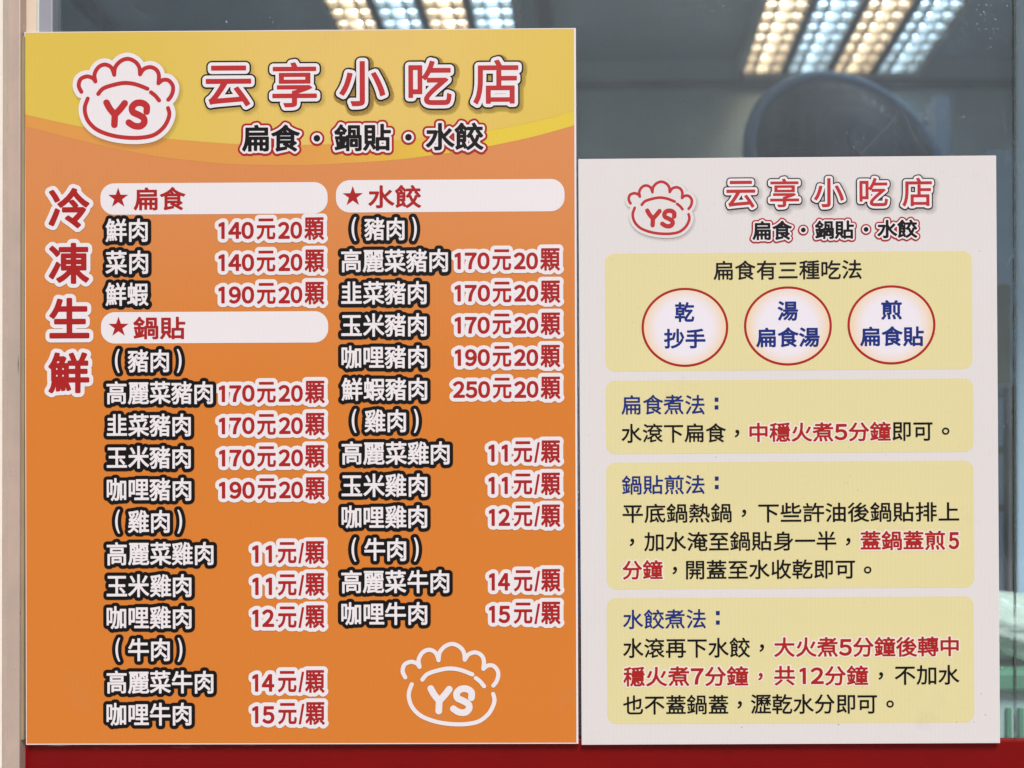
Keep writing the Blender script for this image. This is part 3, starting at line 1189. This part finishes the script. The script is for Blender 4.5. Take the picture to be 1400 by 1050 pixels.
def troffer(x0, x1, y0, y1, label):
    root = empty('ceiling_light', ((x0 + x1) / 2, (y0 + y1) / 2, CEIL))
    tag(root, label, 'ceiling light', 'louvred fluorescent lights on the shop ceiling')
    W, L = x1 - x0, y1 - y0
    pitch = W / 4
    bm = bmesh.new()
    add_box(bm, -W / 2, W / 2, -L / 2, L / 2, -.010, -.002)
    for sx in (-1, 1):
        add_box(bm, sx * W / 2 - .006, sx * W / 2 + .006, -L / 2, L / 2, -.085, -.0105)
    for sy in (-1, 1):
        add_box(bm, -W / 2 + .0065, W / 2 - .0065, sy * L / 2 - .006, sy * L / 2 + .006, -.085, -.0105)
    link('housing', bm_mesh('housing', bm), white_enamel, root)
    for i in range(4):
        cx = -W / 2 + pitch * (i + .5)
        bm = bmesh.new()
        hw = pitch * .43
        prof = [(-hw, -.082), (-hw * .92, -.05), (-hw * .6, -.02), (0, -.013), (hw * .6, -.02), (hw * .92, -.05), (hw, -.082)]
        A = [bm.verts.new((cx + a, -L / 2 + .012, b)) for a, b in prof]
        B = [bm.verts.new((cx + a, L / 2 - .012, b)) for a, b in prof]
        for k in range(len(prof) - 1):
            bm.faces.new((A[k], A[k + 1], B[k + 1], B[k]))
        r_ = link('reflector', bm_mesh('reflector', bm, True), refl.m, root)
        bm = bmesh.new()
        n = int(L / .053)
        for k in range(n):
            yy = -L / 2 + .02 + (L - .04) * k / (n - 1)
            add_box(bm, cx - hw * .97, cx + hw * .97, yy - .005, yy + .005, -.083, -.058)
        for sx in (-.97, -.36, .36, .97):
            add_box(bm, cx + sx * hw - .003, cx + sx * hw + .003, -L / 2 + .015, L / 2 - .015, -.0835, -.0575)
        link('louver', bm_mesh('louver', bm), louver_mat, root)
        bm = bmesh.new()
        add_tube(bm, [(cx, -L / 2 + .03, -.040), (cx, L / 2 - .03, -.040)], .013, 12)
        link('tube', bm_mesh('tube', bm, True), warm if i % 2 == 0 else cool, root)
        if i < 3:
            bm = bmesh.new()
            add_box(bm, cx + hw + .002, cx + pitch - hw - .002, -L / 2 + .012, L / 2 - .012, -.083, -.070)
            link('divider', bm_mesh('divider', bm), dark_metal, root)


troffer(-.80, -.22, .55, 1.80, 'four-tube ceiling light with warm and cool strips above the orange board')
troffer(.522, 1.142, .70, 1.93, 'four-tube ceiling light with warm and cool strips above the wall fan')

# hanging cable stub at the corner of the right light
p0 = at(1013, 84, 1.9)
bm = bmesh.new()
add_tube(bm, [(p0.x, 1.9, CEIL - .02), (p0.x, 1.9, p0.z - .06)], .008, 8)
tag(link('ceiling_cable', bm_mesh('ceiling_cable', bm, True), plain('brown_cable', rgb(70, 40, 40), .6)), 'short dark cable hanging beside the right ceiling light', 'cable')

# wall fan
fan_c = at(1160, 230, 1.15)
fan = empty('wall_fan', fan_c)
fan.rotation_euler = (math.radians(76), math.radians(4), math.radians(12))
tag(fan, 'dark round wall fan with a blue-grey rim under the right ceiling light', 'fan')
fan_dark = plain('fan_dark_plastic', rgb(56, 64, 76), .6, .15, 0, .05, 10)
fan_rim = plain('fan_rim_plastic', rgb(84, 108, 138), .7, .12, 0, .05, 10)
FR = .268
bm = bmesh.new()
ring = [(FR * math.cos(a), FR * math.sin(a), 0) for a in (2 * math.pi * k / 48 for k in range(49))]
add_tube(bm, ring, .017, 8, False)
link('rim', bm_mesh('rim', bm, True), fan_rim, fan)
for sgn, nm in ((1, 'front_grille'), (-1, 'rear_grille')):
    bm = bmesh.new()
    for k in range(120):
        a = 2 * math.pi * k / 120
        pts = [(math.cos(a + .25 * u) * FR * (1 - u * .82), math.sin(a + .25 * u) * FR * (1 - u * .82), sgn * .085 * math.sin(u * math.pi / 2)) for u in (0, .25, .5, .75, 1)]
        add_tube(bm, pts, .0034, 5, False)
    for rr in (.45, .72):
        add_tube(bm, [(math.cos(2 * math.pi * k / 40) * FR * rr, math.sin(2 * math.pi * k / 40) * FR * rr, sgn * .085 * math.sin((1 - rr) / .82 * math.pi / 2)) for k in range(41)], .0025, 5, False)
    link(nm, bm_mesh(nm, bm, True), fan_dark, fan)
bm = bmesh.new()
add_tube(bm, [(0, 0, .082), (0, 0, .094)], .05, 24)
link('grille_cap', bm_mesh('grille_cap', bm), fan_dark, fan)
for k in range(4):
    a0 = math.pi / 2 * k
    bm = bmesh.new()
    rows = []
    for i in range(6):
        u = i / 5
        r = .03 + u * .185
        wd = .35 + .55 * math.sin(math.pi * min(u * .8 + .15, 1))
        rows.append([bm.verts.new((r * math.cos(a0 + (v - .5) * wd * 1.3), r * math.sin(a0 + (v - .5) * wd * 1.3), (v - .5) * .05)) for v in (0, .5, 1)])
    for A, B in zip(rows, rows[1:]):
        for i in range(2):
            bm.faces.new((A[i], A[i + 1], B[i + 1], B[i]))
    me = bm_mesh('blade', bm, True)
    o = link('blade', me, fan_dark, fan)
    sol = o.modifiers.new('thick', 'SOLIDIFY')
    sol.thickness = .003
bm = bmesh.new()
add_tube(bm, [(0, 0, -.06), (0, 0, -.10), (0, 0, -.19), (0, 0, -.21)], [.05, .068, .066, .04], 24)
link('motor_housing', bm_mesh('motor_housing', bm, True), fan_dark, fan)

# pale shelf and post behind the fan, blue column, olive cabinet, pipe, rack
shelf_mat = plain('pale_shelf_board', rgb(150, 158, 160), .6)
s0, s1 = at(1205, 160, 1.75), at(1275, 160, 1.75)
sh = empty('wall_shelf', (s0 + s1) / 2)
tag(sh, 'small pale shelf on brackets on the back wall behind the fan', 'shelf')
box('board', -(s1.x - s0.x) / 2, (s1.x - s0.x) / 2, .0, .2, -.012, .012, shelf_mat, sh)
for sx in (-.05, .06):
    bm = bmesh.new()
    add_tube(bm, [(sx, .02, -.013), (sx - .02, .2, -.16)], .008, 6)
    link('bracket', bm_mesh('bracket', bm), shelf_mat, sh)
bluegrey = plain('blue_grey_paint', rgb(128, 150, 172), .5, .3, 0, .05, 6)
a, b = at(1278, 130, 1.6), at(1300, 400, 1.6)
o = box('door_post', a.x, b.x, 1.6, 1.66, FLOOR, a.z, bluegrey)
tag(o, 'upright blue-grey door post standing right of the fan', 'post')
a = at(1350, 204, .80)
o = box('partition_panel', a.x, RX1 - .01, .80, .83, FLOOR, a.z, plain('pale_blue_wallboard', rgb(176, 200, 228), .5, .3, 0, .05, 6))
tag(o, 'pale blue partition panel behind the right edge of the white board', 'partition')
a, b = at(1330, 388, .60), at(1383, 524, .60)
cab = empty('wall_cabinet', ((a.x + b.x) / 2, .60, b.z))
tag(cab, 'olive green cabinet hanging right of the white board', 'cabinet')
hw = (b.x - a.x) / 2
box('carcass', -hw, hw, 0, .15, 0, a.z - b.z, plain('olive_paint', rgb(136, 128, 92), .5), cab, .004)
box('bottom_rail', -hw - .002, hw + .002, -.004, .15, -.02, -.001, shelf_mat, cab)
rack_mat = plain('black_steel', rgb(44, 48, 50), .5)
a, b = at(1330, 532, .60), at(1378, 890, .60)
rk = empty('storage_rack', ((a.x + b.x) / 2, .60, FLOOR))
tag(rk, 'black steel storage rack with pale shelves under the olive cabinet', 'rack')
hw = (b.x - a.x) / 2
for py in (610, 690, 832):
    z = at(1350, py, .60).z - FLOOR
    box('rack_shelf', -hw, hw, .0, .15, z - .012, z, shelf_mat, rk)
box('rack_back', -hw, hw, .15, .16, .1, a.z - FLOOR, rack_mat, rk)
box('rack_base', -hw, hw, .0, .149, 0, .09, rack_mat, rk)
for sx in (-1, 1):
    for yy in (-.012, .171):
        bm = bmesh.new()
        add_box(bm, sx * hw - .010, sx * hw + .010, yy - .009, yy + .009, 0, a.z - FLOOR)
        link('upright', bm_mesh('upright', bm), rack_mat, rk)
a, b = at(1381, 525, .56), at(1381, 900, .56)
bm = bmesh.new()
add_tube(bm, [(a.x, .56, a.z), (b.x, .56, FLOOR)], .003, 10)
tag(link('standing_pipe', bm_mesh('standing_pipe', bm, True), plain('pinkish_pipe', rgb(176, 160, 156), .4)), 'thin pinkish upright pipe beside the storage rack', 'pipe')
a = at(1390.5, 300, .43)  # added post, its bright blue stands in for reflections on an aluminium stile
bm = bmesh.new()
add_box(bm, a.x, a.x + .09, .43, .438, -.4595, CEIL - .002, .004)
tag(link('stile_stand_in', bm_mesh('stile_stand_in', bm), plain('stile_reflection_blue', rgb(208, 224, 244), .5, .3, 0, .05, 6)), 'pale blue upright post added at the right edge in place of a reflecting aluminium stile', 'post')

# counter inside the window with a basket, bread bag and tins
ctr = box('counter', RX0 + .02, 1.6, .17, .45, -.50, -.46, plain('steel_counter_top', rgb(120, 124, 126), .35, .5, .6), None, .004)
tag(ctr, 'steel counter inside the window behind the boards', 'counter')
green = plain('green_plastic', rgb(104, 160, 124), .4, .4)
pale_green = plain('pale_green_plastic', rgb(206, 226, 214), .4, .4)
bk_c = at(1420, 948, .22)
bk = empty('plastic_basket', (bk_c.x, .34, -.46))
tag(bk, 'green and white ribbed plastic basket inside the glass, right of the white board', 'basket')
bw, bh = .13, bk_c.z + .46
bm = bmesh.new()
for sx in (-1, 1):
    add_box(bm, sx * bw - .003, sx * bw + .003, -.10, .10, .004, bh)
    add_box(bm, -bw + .0031, bw - .0031, sx * .10 - .003, sx * .10 + .003, .004, bh)
add_box(bm, -bw, bw, -.1, .1, 0, .0038)
link('basket_wall', bm_mesh('basket_wall', bm), pale_green, bk)
bm = bmesh.new()
for i in range(15):
    x = -bw + .012 + i * (2 * bw - .024) / 14
    add_box(bm, x - .0035, x + .0035, -.109, -.1035, .01, at(1420, 968, .23).z + .46, .0015)
link('ribs', bm_mesh('ribs', bm), green, bk)
bm = bmesh.new()
add_box(bm, -bw - .012, bw + .012, -.118, .118, bh + .0005, bh + .03, .006)
link('basket_rim', bm_mesh('basket_rim', bm), green, bk)
bm = bmesh.new()
bmesh.ops.create_icosphere(bm, subdivisions=4, radius=1)
for v in bm.verts:
    n = v.co.normalized()
    k = 1 + .12 * math.sin(7 * n.x + 3 * n.z) * math.sin(5 * n.y + 2) + .06 * math.sin(17 * n.z + 9 * n.x)
    v.co = Vector((n.x * .11 * k, n.y * .09 * k, n.z * .052 * k))
bag = link('wrapped_food', bm_mesh('wrapped_food', bm, True), plain('cloudy_plastic_bag', rgb(232, 236, 216), .3, .5, 0, .2, 25))
bag.location = (bk.location.x - .005, .33, bk.location.z + bh + .03 + .052)
tag(bag, 'cream and pale green plastic bag of food lying on the ribbed basket', 'food bag')
for px, z1, wdt, colr, nm, lab, cat in ((790, .04, .09, (40, 74, 120), 'storage_bin', 'dark blue bin seen through the gap between the boards', 'bin'),
                                        (792, -.13, .07, (140, 30, 44), 'storage_tin', 'red tin seen low in the gap between the boards', 'tin')):
    y = .38 if colr[0] < 100 else .27
    xx = at(px, 700, y).x
    bm = bmesh.new()
    add_box(bm, xx - wdt, xx + wdt, y - .05, y + .05, -.4595, z1, .008)
    tag(link(nm, bm_mesh(nm, bm), plain(nm + '_paint', rgb(*colr), .4)), lab, cat)
